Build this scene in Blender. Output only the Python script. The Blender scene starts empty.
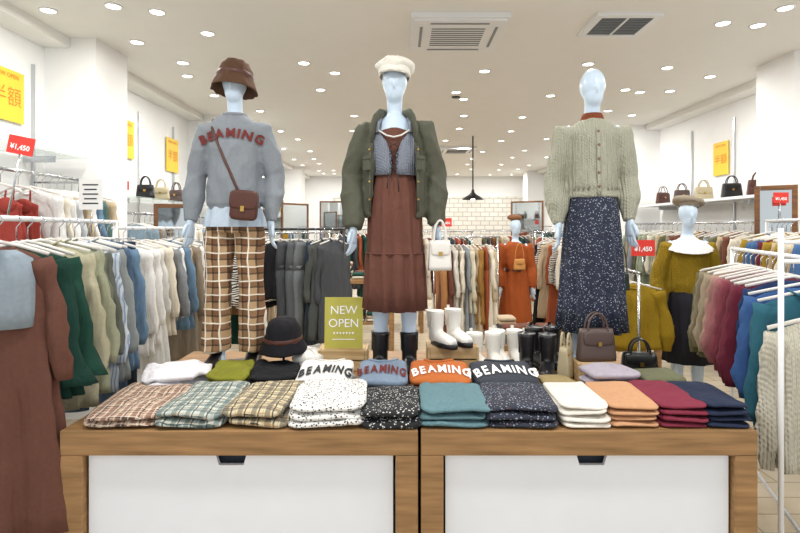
import bpy, math, random
from mathutils import Vector, Matrix, noise
from mathutils.bvhtree import BVHTree
R=random.Random(5)
D=bpy.data; C=bpy.context; SC=C.scene; COL=SC.collection
pi=math.pi
def hx(h):
    h=h.lstrip('#'); o=[]
    for i in (0,2,4):
        c=int(h[i:i+2],16)/255; o.append(c/12.92 if c<=.04045 else ((c+.055)/1.055)**2.4)
    return tuple(o)+(1,)
def mul(c,k): return (min(1,c[0]*k),min(1,c[1]*k),min(1,c[2]*k),1)
# ---------------------------------------------------------------- materials
def base(name,rough=.8,metal=0):
    m=D.materials.new(name); m.use_nodes=True; N=m.node_tree.nodes; L=m.node_tree.links
    b=N['Principled BSDF']; b.inputs['Roughness'].default_value=rough; b.inputs['Metallic'].default_value=metal
    tc=N.new('ShaderNodeTexCoord')
    return m,N,L,b,tc
def mapn(N,L,tc,s,out='Object'):
    mp=N.new('ShaderNodeMapping'); mp.inputs['Scale'].default_value=s; L.new(tc.outputs[out],mp.inputs[0]); return mp
def nz(N,L,src,scale,detail=3,dist=0):
    n=N.new('ShaderNodeTexNoise'); n.inputs['Scale'].default_value=scale; n.inputs['Detail'].default_value=detail; n.inputs['Distortion'].default_value=dist
    L.new(src.outputs[0],n.inputs['Vector']); return n
def mixc(N,L,fac,a,b):
    m=N.new('ShaderNodeMix'); m.data_type='RGBA'
    if hasattr(fac,'links'): L.new(fac,m.inputs[0])
    else: m.inputs[0].default_value=fac
    for i,x in ((6,a),(7,b)):
        if hasattr(x,'links'): L.new(x,m.inputs[i])
        else: m.inputs[i].default_value=x
    return m.outputs[2]
def mth(N,L,op,a,b=None):
    m=N.new('ShaderNodeMath'); m.operation=op
    for i,x in ((0,a),(1,b)):
        if x is None: continue
        if hasattr(x,'links'): L.new(x,m.inputs[i])
        else: m.inputs[i].default_value=x
    return m.outputs[0]
def bump(N,L,b,h,st,dist=.01,prev=None):
    u=N.new('ShaderNodeBump'); u.inputs['Strength'].default_value=st; u.inputs['Distance'].default_value=dist
    L.new(h,u.inputs['Height'])
    if prev is not None: L.new(prev,u.inputs['Normal'])
    L.new(u.outputs[0],b.inputs['Normal']); return u.outputs[0]
_mc={}
def fab(h,knit=0,folds=.5,rough=.9,var=.13,crease=0):
    k=(h,knit,folds,rough,var,crease)
    if k in _mc: return _mc[k]
    m,N,L,b,tc=base('fabric_'+h.lstrip('#'),rough)
    b.inputs['Specular IOR Level'].default_value=.2
    c=hx(h)
    mp=mapn(N,L,tc,(1,1,1)); n=nz(N,L,mp,60,2)
    L.new(mixc(N,L,n.outputs[0],mul(c,1-var),mul(c,1+var)),b.inputs['Base Color'])
    pv=None
    if folds:
        mf=mapn(N,L,tc,(9,9,2.2)); nf=nz(N,L,mf,1.6,2); pv=bump(N,L,b,nf.outputs[0],folds,.05)
    if crease:
        nf=nz(N,L,mapn(N,L,tc,(1,1,.7)),5,2,1.4); pv=bump(N,L,b,nf.outputs[0],crease,.07,pv)
    if knit:
        w=N.new('ShaderNodeTexWave'); w.bands_direction='X'; w.inputs['Scale'].default_value=knit; w.inputs['Distortion'].default_value=.6
        L.new(mp.outputs[0],w.inputs[0]); pv=bump(N,L,b,w.outputs[1],.6,.008,pv)
        w2=N.new('ShaderNodeTexWave'); w2.bands_direction='DIAGONAL'; w2.inputs['Scale'].default_value=knit*1.3
        L.new(mp.outputs[0],w2.inputs[0]); bump(N,L,b,w2.outputs[1],.35,.005,pv)
    else: bump(N,L,b,n.outputs[0],.2,.003,pv)
    _mc[k]=m; return m
def plain(name,h,rough=.5,metal=0,var=0.04):
    k=('p',name)
    if k in _mc: return _mc[k]
    m,N,L,b,tc=base(name,rough,metal); c=hx(h); mp=mapn(N,L,tc,(1,1,1)); n=nz(N,L,mp,5,2)
    L.new(mixc(N,L,n.outputs[0],mul(c,1-var),mul(c,1+var)),b.inputs['Base Color'])
    _mc[k]=m; return m
def emis(name,h,st):
    m,N,L,b,tc=base(name); b.inputs['Base Color'].default_value=hx(h); b.inputs['Emission Color'].default_value=hx(h); b.inputs['Emission Strength'].default_value=st; return m
def plaid(name,bs,stripes,crease=.4):
    m,N,L,b,tc=base(name,.9); b.inputs['Specular IOR Level'].default_value=.2
    s=N.new('ShaderNodeSeparateXYZ')
    mp=mapn(N,L,tc,(1,1,1)); n=nz(N,L,mp,9,1)
    off=N.new('ShaderNodeVectorMath'); off.operation='SCALE'; L.new(n.outputs['Color'],off.inputs[0]); off.inputs[3].default_value=.025
    ad=N.new('ShaderNodeVectorMath'); L.new(mp.outputs[0],ad.inputs[0]); L.new(off.outputs[0],ad.inputs[1])
    L.new(ad.outputs[0],s.inputs[0])
    cur=hx(bs)
    for ax,fr,ph,w,c,a in stripes:
        v=mth(N,L,'FRACT',mth(N,L,'ADD',mth(N,L,'MULTIPLY',s.outputs[ax],fr),ph))
        f=mth(N,L,'MULTIPLY',mth(N,L,'LESS_THAN',v,w),a)
        cur=mixc(N,L,f,cur,hx(c))
    L.new(cur,b.inputs['Base Color'])
    nf=nz(N,L,mapn(N,L,tc,(1,1,.6)),7,2.5,1.4); bump(N,L,b,nf.outputs[0],crease,.06)
    return m
def dots(name,bg,fg,scale,th,rnd=1,alt=None,crease=.5):
    m,N,L,b,tc=base(name,.9); mp=mapn(N,L,tc,(1,1,1))
    v=N.new('ShaderNodeTexVoronoi'); v.inputs['Scale'].default_value=scale; v.inputs['Randomness'].default_value=rnd
    L.new(mp.outputs[0],v.inputs['Vector'])
    f=mth(N,L,'LESS_THAN',v.outputs['Distance'],th)
    cur=mixc(N,L,f,hx(bg),hx(fg))
    if alt:
        n=nz(N,L,mp,scale*.7,1); f2=mth(N,L,'GREATER_THAN',n.outputs[0],.66); cur=mixc(N,L,f2,cur,hx(alt))
    L.new(cur,b.inputs['Base Color']); n2=nz(N,L,mp,8,2.5,1.4); bump(N,L,b,n2.outputs[0],crease,.05)
    return m
def zebra(name,a,c,scale=9,dist=7,th=.5):
    m,N,L,b,tc=base(name,.85); mp=mapn(N,L,tc,(1,1,1.6))
    w=N.new('ShaderNodeTexWave'); w.bands_direction='Z'; w.inputs['Scale'].default_value=scale; w.inputs['Distortion'].default_value=dist; w.inputs['Detail'].default_value=1
    L.new(mp.outputs[0],w.inputs[0])
    L.new(mixc(N,L,mth(N,L,'GREATER_THAN',w.outputs[1],th),hx(a),hx(c)),b.inputs['Base Color']); return m
def wood(name,a,c,rough=.5,s=(1.2,14,14)):
    m,N,L,b,tc=base(name,rough); mp=mapn(N,L,tc,s); n=nz(N,L,mp,3,6)
    r=N.new('ShaderNodeValToRGB'); r.color_ramp.elements[0].position=.3; r.color_ramp.elements[1].position=.7
    r.color_ramp.elements[0].color=hx(a); r.color_ramp.elements[1].color=hx(c)
    L.new(n.outputs[0],r.inputs[0]); L.new(r.outputs[0],b.inputs['Base Color']); bump(N,L,b,n.outputs[0],.15,.005); return m
def glassy(name,h,alpha):
    m,N,L,b,tc=base(name,.08); b.inputs['Base Color'].default_value=hx(h); b.inputs['Alpha'].default_value=alpha; return m
def brick(name):
    m,N,L,b,tc=base(name,.8); mp=N.new('ShaderNodeMapping'); mp.inputs['Rotation'].default_value=(pi/2,0,0); L.new(tc.outputs['Object'],mp.inputs[0])
    k=N.new('ShaderNodeTexBrick'); k.inputs['Scale'].default_value=1.9; k.inputs['Color1'].default_value=hx('#e6e3db'); k.inputs['Color2'].default_value=hx('#d8d4cb'); k.inputs['Mortar'].default_value=hx('#a9a49a')
    k.inputs['Mortar Size'].default_value=.018
    L.new(mp.outputs[0],k.inputs[0]); L.new(k.outputs[0],b.inputs['Base Color']); bump(N,L,b,k.outputs[1],-.6,.02); return m
def floorm(name):
    m,N,L,b,tc=base(name,.2); mp=mapn(N,L,tc,(1,1,1))
    k=N.new('ShaderNodeTexBrick'); k.inputs['Scale'].default_value=1.1; k.inputs['Color1'].default_value=hx('#dccfb9'); k.inputs['Color2'].default_value=hx('#d2c3a9'); k.inputs['Mortar'].default_value=hx('#a8987e')
    k.inputs['Mortar Size'].default_value=.006; k.inputs['Brick Width'].default_value=1.0; k.inputs['Row Height'].default_value=.2
    L.new(mp.outputs[0],k.inputs[0]); n=nz(N,L,mapn(N,L,tc,(2,20,1)),2,4)
    L.new(mixc(N,L,mth(N,L,'MULTIPLY',n.outputs[0],.35),k.outputs[0],hx('#c3b08f')),b.inputs['Base Color']); return m
WALL=plain('wall_paint','#f0f0ef',.85,0,.02); CEIL=plain('ceiling_paint','#eae9e5',.9,0,.02)
OAK=wood('oak','#80603c','#aa8255'); OAK2=wood('oak_dark','#5c3c22','#85592f'); CRATE=wood('crate_wood','#a98959','#cbb085',.6)
WHITE=plain('white_laminate','#eaeef6',.35); CHROME=plain('chrome','#c9ccd0',.22,1); WMET=plain('white_metal','#e6e8ea',.35)
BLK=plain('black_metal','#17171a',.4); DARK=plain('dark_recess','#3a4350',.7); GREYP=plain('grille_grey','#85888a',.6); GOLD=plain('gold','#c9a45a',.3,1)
SKIN=plain('mannequin_gloss','#c6d8ea',.3,0,.01); HANG=plain('hanger','#e2ded8',.5)
LEATH_B=plain('brown_leather','#4f2a20',.45,0,.1); LEATH_BK=plain('black_leather','#16161a',.3); LEATH_W=plain('white_leather','#e4e1da',.35); LEATH_T=plain('taupe_leather','#54433f',.45,0,.1); LEATH_BE=plain('beige_leather','#b5a888',.5); LEATH_G=plain('green_leather','#27352f',.4)
RED=plain('red_card','#d8352a',.6); YEL=plain('yellow_card','#f2cb3c',.6); LIME=plain('lime_card','#b9b24e',.6); PAPER=plain('paper','#f0f0ee',.7); INKW=plain('white_ink','#fafafa',.7); INKR=plain('orange_ink','#e0862a',.7); INKM=plain('maroon_ink','#6e2624',.8); INKD=plain('dark_ink','#22262c',.8)
MIR=plain('mirror_glass','#c8ced0',.04,1); GLASS=glassy('shelf_glass','#cfe3df',.35)
LAMP=emis('lamp_glow','#fffaf2',9)
# ---------------------------------------------------------------- mesh builder
_tc={}
def textgeo(s,size,bold=.0):
    k=(s,size,bold)
    if k in _tc: return _tc[k]
    cu=D.curves.new('t','FONT'); cu.body=s; cu.size=size; cu.align_x='CENTER'; cu.align_y='CENTER'; cu.resolution_u=3; cu.offset=bold*size
    o=D.objects.new('t',cu); COL.objects.link(o); C.view_layer.update()
    me=D.meshes.new_from_object(o.evaluated_get(C.evaluated_depsgraph_get()))
    vs=[v.co.copy() for v in me.vertices]; fs=[tuple(p.vertices) for p in me.polygons]
    D.objects.remove(o); D.curves.remove(cu); D.meshes.remove(me)
    _tc[k]=(vs,fs); return vs,fs
def ring(cx,cy,z,rx,ry,n=32,k=0,amp=0,ph=0,e=1.0,k2=0):
    o=[]
    for i in range(n):
        t=2*pi*i/n; f=1+amp*math.sin(k*t+ph)+amp*.5*math.sin(k2*t+ph*2.3)
        c,s=math.cos(t),math.sin(t)
        o.append(Vector((cx+rx*f*math.copysign(abs(c)**e,c),cy+ry*f*math.copysign(abs(s)**e,s),z)))
    return o
class B:
    def __init__(s): s.v=[];s.f=[];s.m=[];s.sm=[];s.mats=[];s.X=Matrix.Identity(4)
    def add(s,vs,fs,mat,smooth=True):
        if mat not in s.mats: s.mats.append(mat)
        mi=s.mats.index(mat); o=len(s.v); s.v+=[s.X@Vector(v) for v in vs]
        for f in fs: s.f.append(tuple(i+o for i in f)); s.m.append(mi); s.sm.append(smooth)
        return s
    def box(s,c,d,mat,rot=None,tx=1,ty=1):
        x,y,z=d[0]/2,d[1]/2,d[2]/2; vs=[]
        for zz in (-1,1):
            kx,ky=(tx,ty) if zz>0 else (1,1)
            for a,b_ in ((-1,-1),(1,-1),(1,1),(-1,1)): vs.append(Vector((a*x*kx,b_*y*ky,zz*z)))
        if rot is not None:
            q=Matrix.Rotation(rot[0],3,'X'); q=Matrix.Rotation(rot[2],3,'Z')@Matrix.Rotation(rot[1],3,'Y')@q
            vs=[q@v for v in vs]
        vs=[v+Vector(c) for v in vs]
        return s.add(vs,[(3,2,1,0),(4,5,6,7),(0,1,5,4),(1,2,6,5),(2,3,7,6),(3,0,4,7)],mat,False)
    def loft(s,rings,mat,cap=True,smooth=True):
        n=len(rings[0]); vs=[p for r in rings for p in r]; fs=[]
        for j in range(len(rings)-1):
            for i in range(n):
                a=j*n+i;b_=j*n+(i+1)%n; fs.append((a,b_,b_+n,a+n))
        if cap: fs.append(tuple(range(n-1,-1,-1))); fs.append(tuple(range((len(rings)-1)*n,len(rings)*n)))
        return s.add(vs,fs,mat,smooth)
    def tube(s,pts,rad,mat,n=12,cap=True,ref=None,wob=0):
        P=[Vector(p) for p in pts]; m=len(P)
        if not isinstance(rad,list): rad=[rad]*m
        t0=(P[1]-P[0]).normalized()
        if ref is None: ref=min((Vector((1,0,0)),Vector((0,1,0)),Vector((0,0,1))),key=lambda r:abs(r.dot(t0)))
        a=Vector(ref); rs=[]
        for i in range(m):
            t=(P[min(i+1,m-1)]-P[max(i-1,0)]).normalized()
            a=(a-t*a.dot(t)).normalized(); b_=t.cross(a); r=rad[i]; ra,rb=r if isinstance(r,tuple) else (r,r)
            q=[]
            for k in range(n):
                w=2*pi*k/n; f=1+(wob*noise.noise(P[i]*17+Vector((math.cos(w),math.sin(w),0))*1.3) if wob else 0)
                q.append(P[i]+a*ra*f*math.cos(w)+b_*rb*f*math.sin(w))
            rs.append(q)
        return s.loft(rs,mat,cap)
    def lathe(s,prof,mat,c=(0,0,0),n=28,sc=(1,1),nzamp=0,nzs=20,cap=False):
        rs=[]
        for r,z in prof:
            q=[]
            for k in range(n):
                w=2*pi*k/n; v=Vector((r*sc[0]*math.cos(w),r*sc[1]*math.sin(w),z))
                if nzamp: v+=v.normalized()*nzamp*noise.noise(v*nzs)
                q.append(v+Vector(c))
            rs.append(q)
        return s.loft(rs,mat,cap)
    def sup(s,c,d,mat,e1=.6,e2=.25,nu=36,nv=10,nzamp=0,nzs=12,seed=0,floor=None,rz=0):
        rs=[]; sg=lambda x,e: math.copysign(abs(x)**e,x); q=Matrix.Rotation(rz,3,'Z')
        for j in range(nv+1):
            ph=-pi/2+pi*(j/nv)*.998+.001*pi; cp,sp=sg(math.cos(ph),e1),sg(math.sin(ph),e1); o=[]
            for i in range(nu):
                t=2*pi*(i+.5)/nu; v=Vector((d[0]*cp*sg(math.cos(t),e2),d[1]*cp*sg(math.sin(t),e2),d[2]*sp))
                if nzamp:
                    u=v*nzs+Vector((seed*7.1,seed*3.3,seed)); v+=Vector((noise.noise(u),noise.noise(u+Vector((9,9,9))),noise.noise(u+Vector((3,1,19)))))*nzamp
                v=q@v+Vector(c)
                if floor is not None: v.z=max(v.z,floor)
                o.append(v)
            rs.append(o)
        return s.loft(rs,mat)
    def ell(s,c,d,mat,nu=20,nv=12): return s.sup(c,d,mat,1,1,nu,nv)
    def text(s,st,size,M,mat,bold=0):
        vs,fs=textgeo(st,size,bold); return s.add([M@v for v in vs],fs,mat,False)
    def mesh(s,name):
        me=D.meshes.new(name); me.from_pydata([tuple(v) for v in s.v],[],s.f)
        for m in s.mats: me.materials.append(m)
        for p,mi,sm in zip(me.polygons,s.m,s.sm): p.material_index=mi; p.use_smooth=sm
        me.update(); return me
    def obj(s,name,parent=None,loc=(0,0,0),rot=(0,0,0),bevel=0,scale=(1,1,1)):
        o=D.objects.new(name,s.mesh(name)); COL.objects.link(o); o.location=loc; o.rotation_euler=rot; o.scale=scale
        if parent: o.parent=parent
        if bevel:
            b=o.modifiers.new('bevel','BEVEL'); b.width=bevel; b.segments=2; b.limit_method='ANGLE'; b.angle_limit=.9
        return o
    def bvh(s): return BVHTree.FromPolygons([tuple(v) for v in s.v],s.f)
def emp(name,loc=(0,0,0),rz=0,parent=None):
    o=D.objects.new(name,None); o.empty_display_size=.1; COL.objects.link(o); o.location=loc; o.rotation_euler=(0,0,rz)
    if parent: o.parent=parent
    return o
def place(me,name,parent,loc,rot=(0,0,0),mat=None,scale=(1,1,1)):
    o=D.objects.new(name,me); COL.objects.link(o); o.location=loc; o.rotation_euler=rot; o.scale=scale
    if parent: o.parent=parent
    if mat: o.material_slots[0].link='OBJECT'; o.material_slots[0].material=mat
    return o
def fuse(b,name,mat,voxel=.012,sm=4,wr=0,wa=9,wb=3,seed=0,ridge=0):
    me=b.mesh('tmp'); o=D.objects.new('tmp',me); COL.objects.link(o)
    r=o.modifiers.new('r','REMESH'); r.mode='VOXEL'; r.voxel_size=voxel
    if sm: s_=o.modifiers.new('s','SMOOTH'); s_.iterations=sm; s_.factor=.6
    C.view_layer.update()
    nm=D.meshes.new_from_object(o.evaluated_get(C.evaluated_depsgraph_get())); D.objects.remove(o); nm.name=name
    if wr:
        N=[Vector(n.vector) for n in nm.vertex_normals]
        for v,n in zip(nm.vertices,N):
            p=v.co; q=Vector((p.x*wa+seed,p.y*wa,p.z*wb+p.x*wa*.4)); d=noise.noise(q)+.4*noise.noise(q*2.1)
            if ridge:
                sgn=1 if p.x>0 else -1
                u=Vector((p.x*7-p.z*sgn*4+seed,p.y*6,p.z*6+abs(p.x)*6)); a=abs(noise.noise(u)); d+=ridge*(.5-min(1,a*3.2))
            v.co=p+n*d*wr
    nm.materials.clear(); nm.materials.append(mat)
    for p in nm.polygons: p.use_smooth=True; p.material_index=0
    nm.update(); return nm
def linkm(me,name,parent,loc=(0,0,0),rot=(0,0,0)):
    o=D.objects.new(name,me); COL.objects.link(o); o.parent=parent; o.location=loc; o.rotation_euler=rot; return o
def mbvh(me): return BVHTree.FromPolygons([tuple(v.co) for v in me.vertices],[tuple(p.vertices) for p in me.polygons])
FRONT=Matrix.Rotation(pi/2,4,'X')
def arctext(st,size,rad,step=None,bold=.02):
    out=[];fs=[]; n=len(st); ws=[]
    for ch in st:
        vs,_=textgeo(ch,size,bold); ws.append(max(v.x for v in vs)-min(v.x for v in vs)+size*.16)
    tot=sum(ws); x=-tot/2
    for ch,w in zip(st,ws):
        vs,f=textgeo(ch,size,bold); a=(x+w/2)/rad; x+=w
        M=Matrix.Translation((rad*math.sin(a),rad*math.cos(a)-rad,0))@Matrix.Rotation(-a,4,'Z')
        mnx=(max(v.x for v in vs)+min(v.x for v in vs))/2
        o=len(out); out+=[M@Vector((v.x-mnx,v.y,0)) for v in vs]; fs+=[tuple(i+o for i in q) for q in f]
    return out,fs
# ---------------------------------------------------------------- room
LX,RX,YB,CZ=-2.9,3.9,16.0,3.11
def simple(name,c,d,mat,bevel=0): return B().box((0,0,0),d,mat).obj(name,None,c,bevel=bevel)
simple('floor',(.5,6,-.05),(7.2,20.4,.1),floorm('floor_planks'))
simple('ceiling',(.5,8.2,CZ+.05),(7.0,16.0,.1),CEIL)
simple('wall_left',(LX-.05,9,CZ/2),(.1,14.2,CZ),WALL)
simple('wall_right',(RX+.05,9,CZ/2),(.1,14.2,CZ),WALL)
simple('wall_back',((LX+RX)/2,YB+.05,CZ/2),(RX-LX,.1,CZ),WALL)
simple('wall_brick_panel',(.95,YB-.06,1.25),(5.9,.1,2.5),brick('white_brick'))
simple('baseboard_left',(LX+.01,9,.05),(.02,13.8,.1),WMET); simple('baseboard_right',(RX-.01,9,.05),(.02,13.8,.1),WMET)
for y in (4.35,7.3,10.4,13.4): simple('pillar',(LX+.2,y+.25,CZ/2),(.44,.5,CZ),WALL)
for y in (4.65,8.0,11.4,14.4): simple('pillar',(RX-.22,y+.25,CZ/2),(.48,.5,CZ),WALL)
simple('trim_1',(LX+.1,9,CZ-.04),(.22,13.9,.08),CEIL); simple('trim_2',(RX-.1,9,CZ-.04),(.22,13.9,.08),CEIL)
b=B()
for y in (3.2,3.75,4.2,5.0,5.9,6.8,8.0,9.0,10): b.box((LX+.012,y,1.65),(.02,.02,2.4),CHROME)
b.obj('wall_shelf_standards')
b=B()
for y in (5.3,6.2,7.1,8.7,9.8): b.box((RX-.012,y,1.65),(.02,.02,2.4),CHROME)
b.obj('wall_shelf_standards')
def poster(x,y,z,side,w=.34,h=.5,big=True):
    b=B(); b.box((0,0,0),(w,.008,h),YEL)
    b.text('半額',w*.42,Matrix.Translation((0,-.006,-h*.04))@FRONT,INKR,.0)
    b.text('NEW OPEN',w*.13,Matrix.Translation((0,-.006,h*.38))@FRONT,INKR,.01)
    b.obj('wall_poster',None,(x,y,z),(0,0,side))
poster(LX+.02,3.9,2.54,pi/2,.36,.38); poster(LX+.02,5.6,2.50,pi/2,.34,.40); poster(LX+.02,6.75,2.48,pi/2,.34,.42)
poster(RX-.02,6.45,2.4,-pi/2,.3,.40); poster(RX-.02,9.3,2.3,-pi/2,.4,.5); poster(RX-.02,5.5,2.1,-pi/2,.2,.3)
def cassette(x,y,w,d):
    b=B(); b.box((0,0,-.02),(w,d,.04),WMET,None); b.box((0,0,-.045),(w*.93,d*.93,.02),WMET)
    for i in range(9): b.box((0,(i-4)*d*.062,-.057),(w*.56,d*.022,.006),GREYP)
    for s in (-1,1):
        b.box((s*w*.39,0,-.057),(w*.03,d*.6,.006),GREYP); b.box((0,s*d*.39,-.057),(w*.6,d*.03,.006),GREYP)
    b.obj('air_conditioner_cassette',None,(x,y,CZ),bevel=.006)
cassette(.44,4.18,.72,.72); cassette(1.1,10.4,.7,.7)
b=B(); b.box((0,0,-.008),(.46,.42,.016),DARK)
for s in (-1,1): b.box((s*.215,0,-.012),(.05,.44,.024),WMET); b.box((0,s*.2,-.012),(.38,.05,.024),WMET)
for i in range(11): b.box((0,(i-5)*.032,-.018),(.38,.008,.006),GREYP)
b.box((0,0,-.022),(.012,.36,.012),WMET); b.obj('ceiling_vent',None,(1.66,4.05,CZ))
b=B()
spots=[(-2.5,3.79),(-2.0,3.72),(-1.74,3.82),(-1.53,4.24),(-2.19,4.44),(2.44,4.03),(2.73,4.07),(2.71,3.75),(-.9,3.3),(-.9,5.0),(.64,6.07),(2.73,6.07),(.1,2.7),(-1.2,2.6),(1.3,2.6)]
rr=random.Random(2)
for y in (5.2,6.2,7.2,8.3,9.4,10.6,11.8,13,14.2,15.2):
    for x in (-2.3,-1.9,-.75,.0,.8,1.75,2.6,3.1): spots.append((x+rr.uniform(-.15,.15),y+rr.uniform(-.25,.25)))
for x,y in spots:
    b.lathe([(.058,0),(.06,-.006),(.052,-.01),(.047,-.004)],WMET,(x,y,CZ),16)
    b.lathe([(.0,-.005),(.047,-.005)],LAMP,(x,y,CZ),16)
b.obj('ceiling_downlights')
b=B(); b.lathe([(.0,0),(.05,0),(.05,-.01),(.02,-.012),(.0,-.012)],BLK,(0,0,0),16); b.obj('smoke_detector',None,(.66,6.3,CZ))
b=B(); b.tube([(0,0,0),(0,0,-.92)],.012,BLK,8); b.lathe([(.02,-.9),(.03,-.95),(.06,-.98),(.17,-1.05),(.18,-1.07),(.17,-1.065),(.05,-.99)],BLK,n=24); b.ell((0,0,-1.04),(.04,.04,.05),LAMP); b.obj('pendant_lamp',None,(1.23,9,CZ))
def lamp(x,y,p,size=.35,z=CZ-.04,sp=None):
    l=D.lights.new('downlight_lamp','AREA'); l.shape='DISK'; l.size=size; l.energy=p; l.color=(1,.99,.965)
    o=D.objects.new('downlight_lamp',l); COL.objects.link(o); o.location=(x,y,z)
for y,p in ((1.7,23),(3.7,18.5),(5.6,20),(7.7,21),(10,23),(12.4,23),(14.8,22)):
    for x in (-2.0,-.5,1.2,2.9): lamp(x,y,p,.25)
w=D.worlds.new('mall_ambient'); SC.world=w; w.use_nodes=True; w.node_tree.nodes['Background'].inputs[0].default_value=(.96,.985,1,1); w.node_tree.nodes['Background'].inputs[1].default_value=.98
# ---------------------------------------------------------------- display tables
def dtable(x0,x1):
    W=x1-x0; cx=(x0+x1)/2; e=emp('display_table',(cx,2.13,0)); dp=1.38
    b=B(); b.box((0,dp/2,.70),(W,dp,.10),OAK)
    for sx in (-1,1):
        for y in (.05,dp-.05): b.box((sx*(W/2-.045),y,.325),(.09,.1,.65),OAK)
        b.box((sx*(W/2-.045),dp/2,.05),(.07,dp-.2,.08),OAK)
    b.obj('frame',e,bevel=.004)
    b=B(); hw=W/2-.1; z0,z1=.1,.642; c=-.04 if x0<0 else .02
    pr=[(-hw,z0),(hw,z0),(hw,z1),(c+.062,z1),(c+.05,z1-.042),(c-.05,z1-.042),(c-.062,z1),(-hw,z1)]
    vs=[Vector((x,y,z)) for y in (.03,.05) for x,z in pr]; n=len(pr)
    b.add(vs,[tuple(range(n)),tuple(range(2*n-1,n-1,-1))]+[(i,i+n,(i+1)%n+n,(i+1)%n) for i in range(n)],WHITE,False)
    b.obj('drawer_front',e)
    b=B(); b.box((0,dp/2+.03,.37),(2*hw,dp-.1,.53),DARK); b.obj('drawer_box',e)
dtable(-1.36,.072); dtable(.084,1.43)
TZ=.75
def folded(name,x,y,w,d,h,layers,mat,rz=0,z=TZ,tilt=0,txt=None,ink=None,neck=None,amp=.009,seed=None,taper=0,parent=None):
    seed=seed if seed is not None else R.random()*50
    b=B(); lh=h/layers
    for i in range(layers):
        q=len(b.v)
        b.sup((R.uniform(-.009,.009),R.uniform(-.005,.008)+.006*i,lh*(i+.5)),(w/2*R.uniform(.95,1.02),d/2,lh*.54),mat,.66,.26,60,14,amp,7,seed+i*3,None,R.uniform(-.03,.03))
        for j in range(q,len(b.v)):
            v=b.v[j]; f=noise.noise(Vector((v.x*22+seed,v.y*9,i*3.1)))+.6*(.3-abs(noise.noise(Vector((v.x*9+seed,v.y*13+v.x*6,i*2.1))))*2); v.z+=f*amp*.6*(1 if i==layers-1 or v.z>lh*(i+.5) else .2); v.z=max(v.z,0.0)
            if taper: v.x*=1-taper*(v.y/d+.5)
    bt=b.bvh()
    def hz(px,py):
        hit=bt.ray_cast(Vector((px,py,1)),Vector((0,0,-1)))[0]; return hit.z if hit else h
    if neck:
        pts=[]
        for k in range(13):
            a=pi*k/12; px,py=.075*math.cos(a),d*.46-.04*math.sin(a); pts.append((px,py,hz(px,py)+.002))
        b.tube(pts,.007,neck,8)
    if txt:
        vs,fs=arctext(txt,.07,.7,bold=.035); o=[]
        for v in vs:
            px,py=v.x*w/.36,v.y*1.9-d*.08; o.append(Vector((px,py,hz(px,py)+.006)))
        b.add(o,fs,ink,False)
    return b.obj(name,parent,(x,y,z),(tilt,0,rz))
def pl(name,bs,c1,c2,c3): return plaid(name,bs,[(0,17,0,.36,c1,.6),(1,17,.2,.36,c1,.6),(2,17,.2,.32,c1,.3),(0,17,.5,.1,c2,.85),(1,17,.7,.1,c2,.85),(0,34,.3,.07,c3,.8),(1,34,.1,.07,c3,.8)])
P1=pl('plaid_brown','#c0a792','#6d4639','#3a3230','#efe6d6'); P2=pl('plaid_green','#bcc2bb','#33595e','#243d44','#a98a66'); P3=pl('plaid_navy','#c9bd9e','#303a42','#1a2026','#a8835a')
DW=dots('speckled_white','#e2e0dc','#26282c',85,.36); DB=dots('speckled_black','#1d1f24','#d9d7d1',85,.28); FL=dots('navy_floral','#2b303e','#9ba0ae',80,.28,1,'#4d3c46')
folded('folded_plaid_shirt',-1.14,2.365,.34,.46,.06,2,P1,.05,amp=.015); folded('folded_plaid_shirt',-.86,2.365,.30,.46,.075,2,P2,.02,amp=.015); folded('folded_plaid_shirt',-.585,2.365,.27,.46,.08,2,P3,-.02,amp=.015)
folded('folded_speckled_blouse',-.305,2.35,.32,.43,.095,3,DW,.04,amp=.015); folded('folded_speckled_blouse',-.03,2.33,.255,.38,.075,2,DB,0,amp=.012)
folded('folded_knit_sweater',.225,2.335,.29,.39,.085,3,fab('#7397a0',60,.5),-.02,amp=.012); folded('folded_floral_skirt',.505,2.335,.30,.39,.085,3,FL,-.05,amp=.013)
for x,c in ((.755,'#e6e0d6'),(.965,'#c79873'),(1.16,'#7e3042'),(1.335,'#262e44')):
    folded('folded_sweater_stack',x,2.33,.205 if x<1.3 else .19,.37,.092,4,fab(c,0,.3),R.uniform(-.02,.02),amp=.009)
folded('folded_shirt',-1.17,2.82,.34,.36,.075,2,fab('#e4e3e8'),.3,amp=.03); folded('folded_sweater',-.90,2.84,.21,.36,.07,2,fab('#83842f'),.2,amp=.022); folded('folded_sweater',-.67,2.82,.26,.36,.07,2,fab('#1f2024'),.1,amp=.024)
for x,c,ink,w in ((-.37,'#e4e3e0',INKD,.27),(-.09,'#7e8ea2',INKM,.25),(.205,'#bb6a38',INKW,.30),(.525,'#3e424a',INKW,.32)):
    e=emp('folded_logo_sweater',(x,2.70,TZ)); nk=fab('#d9d6d0') if x<-.3 else fab(c)
    folded('lower_fold',0,.02,w*.98,.29,.045,1,fab(c,0,.3),amp=.006,z=0,parent=e); folded('printed_front',0,0,w,.29,.05,1,fab(c,0,.3),0,.052,.12,'BEAMING',ink,nk,amp=.007,parent=e)
folded('folded_trousers',.80,2.68,.18,.2,.05,2,fab('#9a8a62'),.1); folded('folded_knit_stack',1.03,2.63,.24,.2,.12,3,fab('#aaa2ae'),.1,amp=.014); folded('folded_trousers',1.28,2.67,.22,.22,.09,2,fab('#6b6c54'),-.1,amp=.012)
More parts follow.
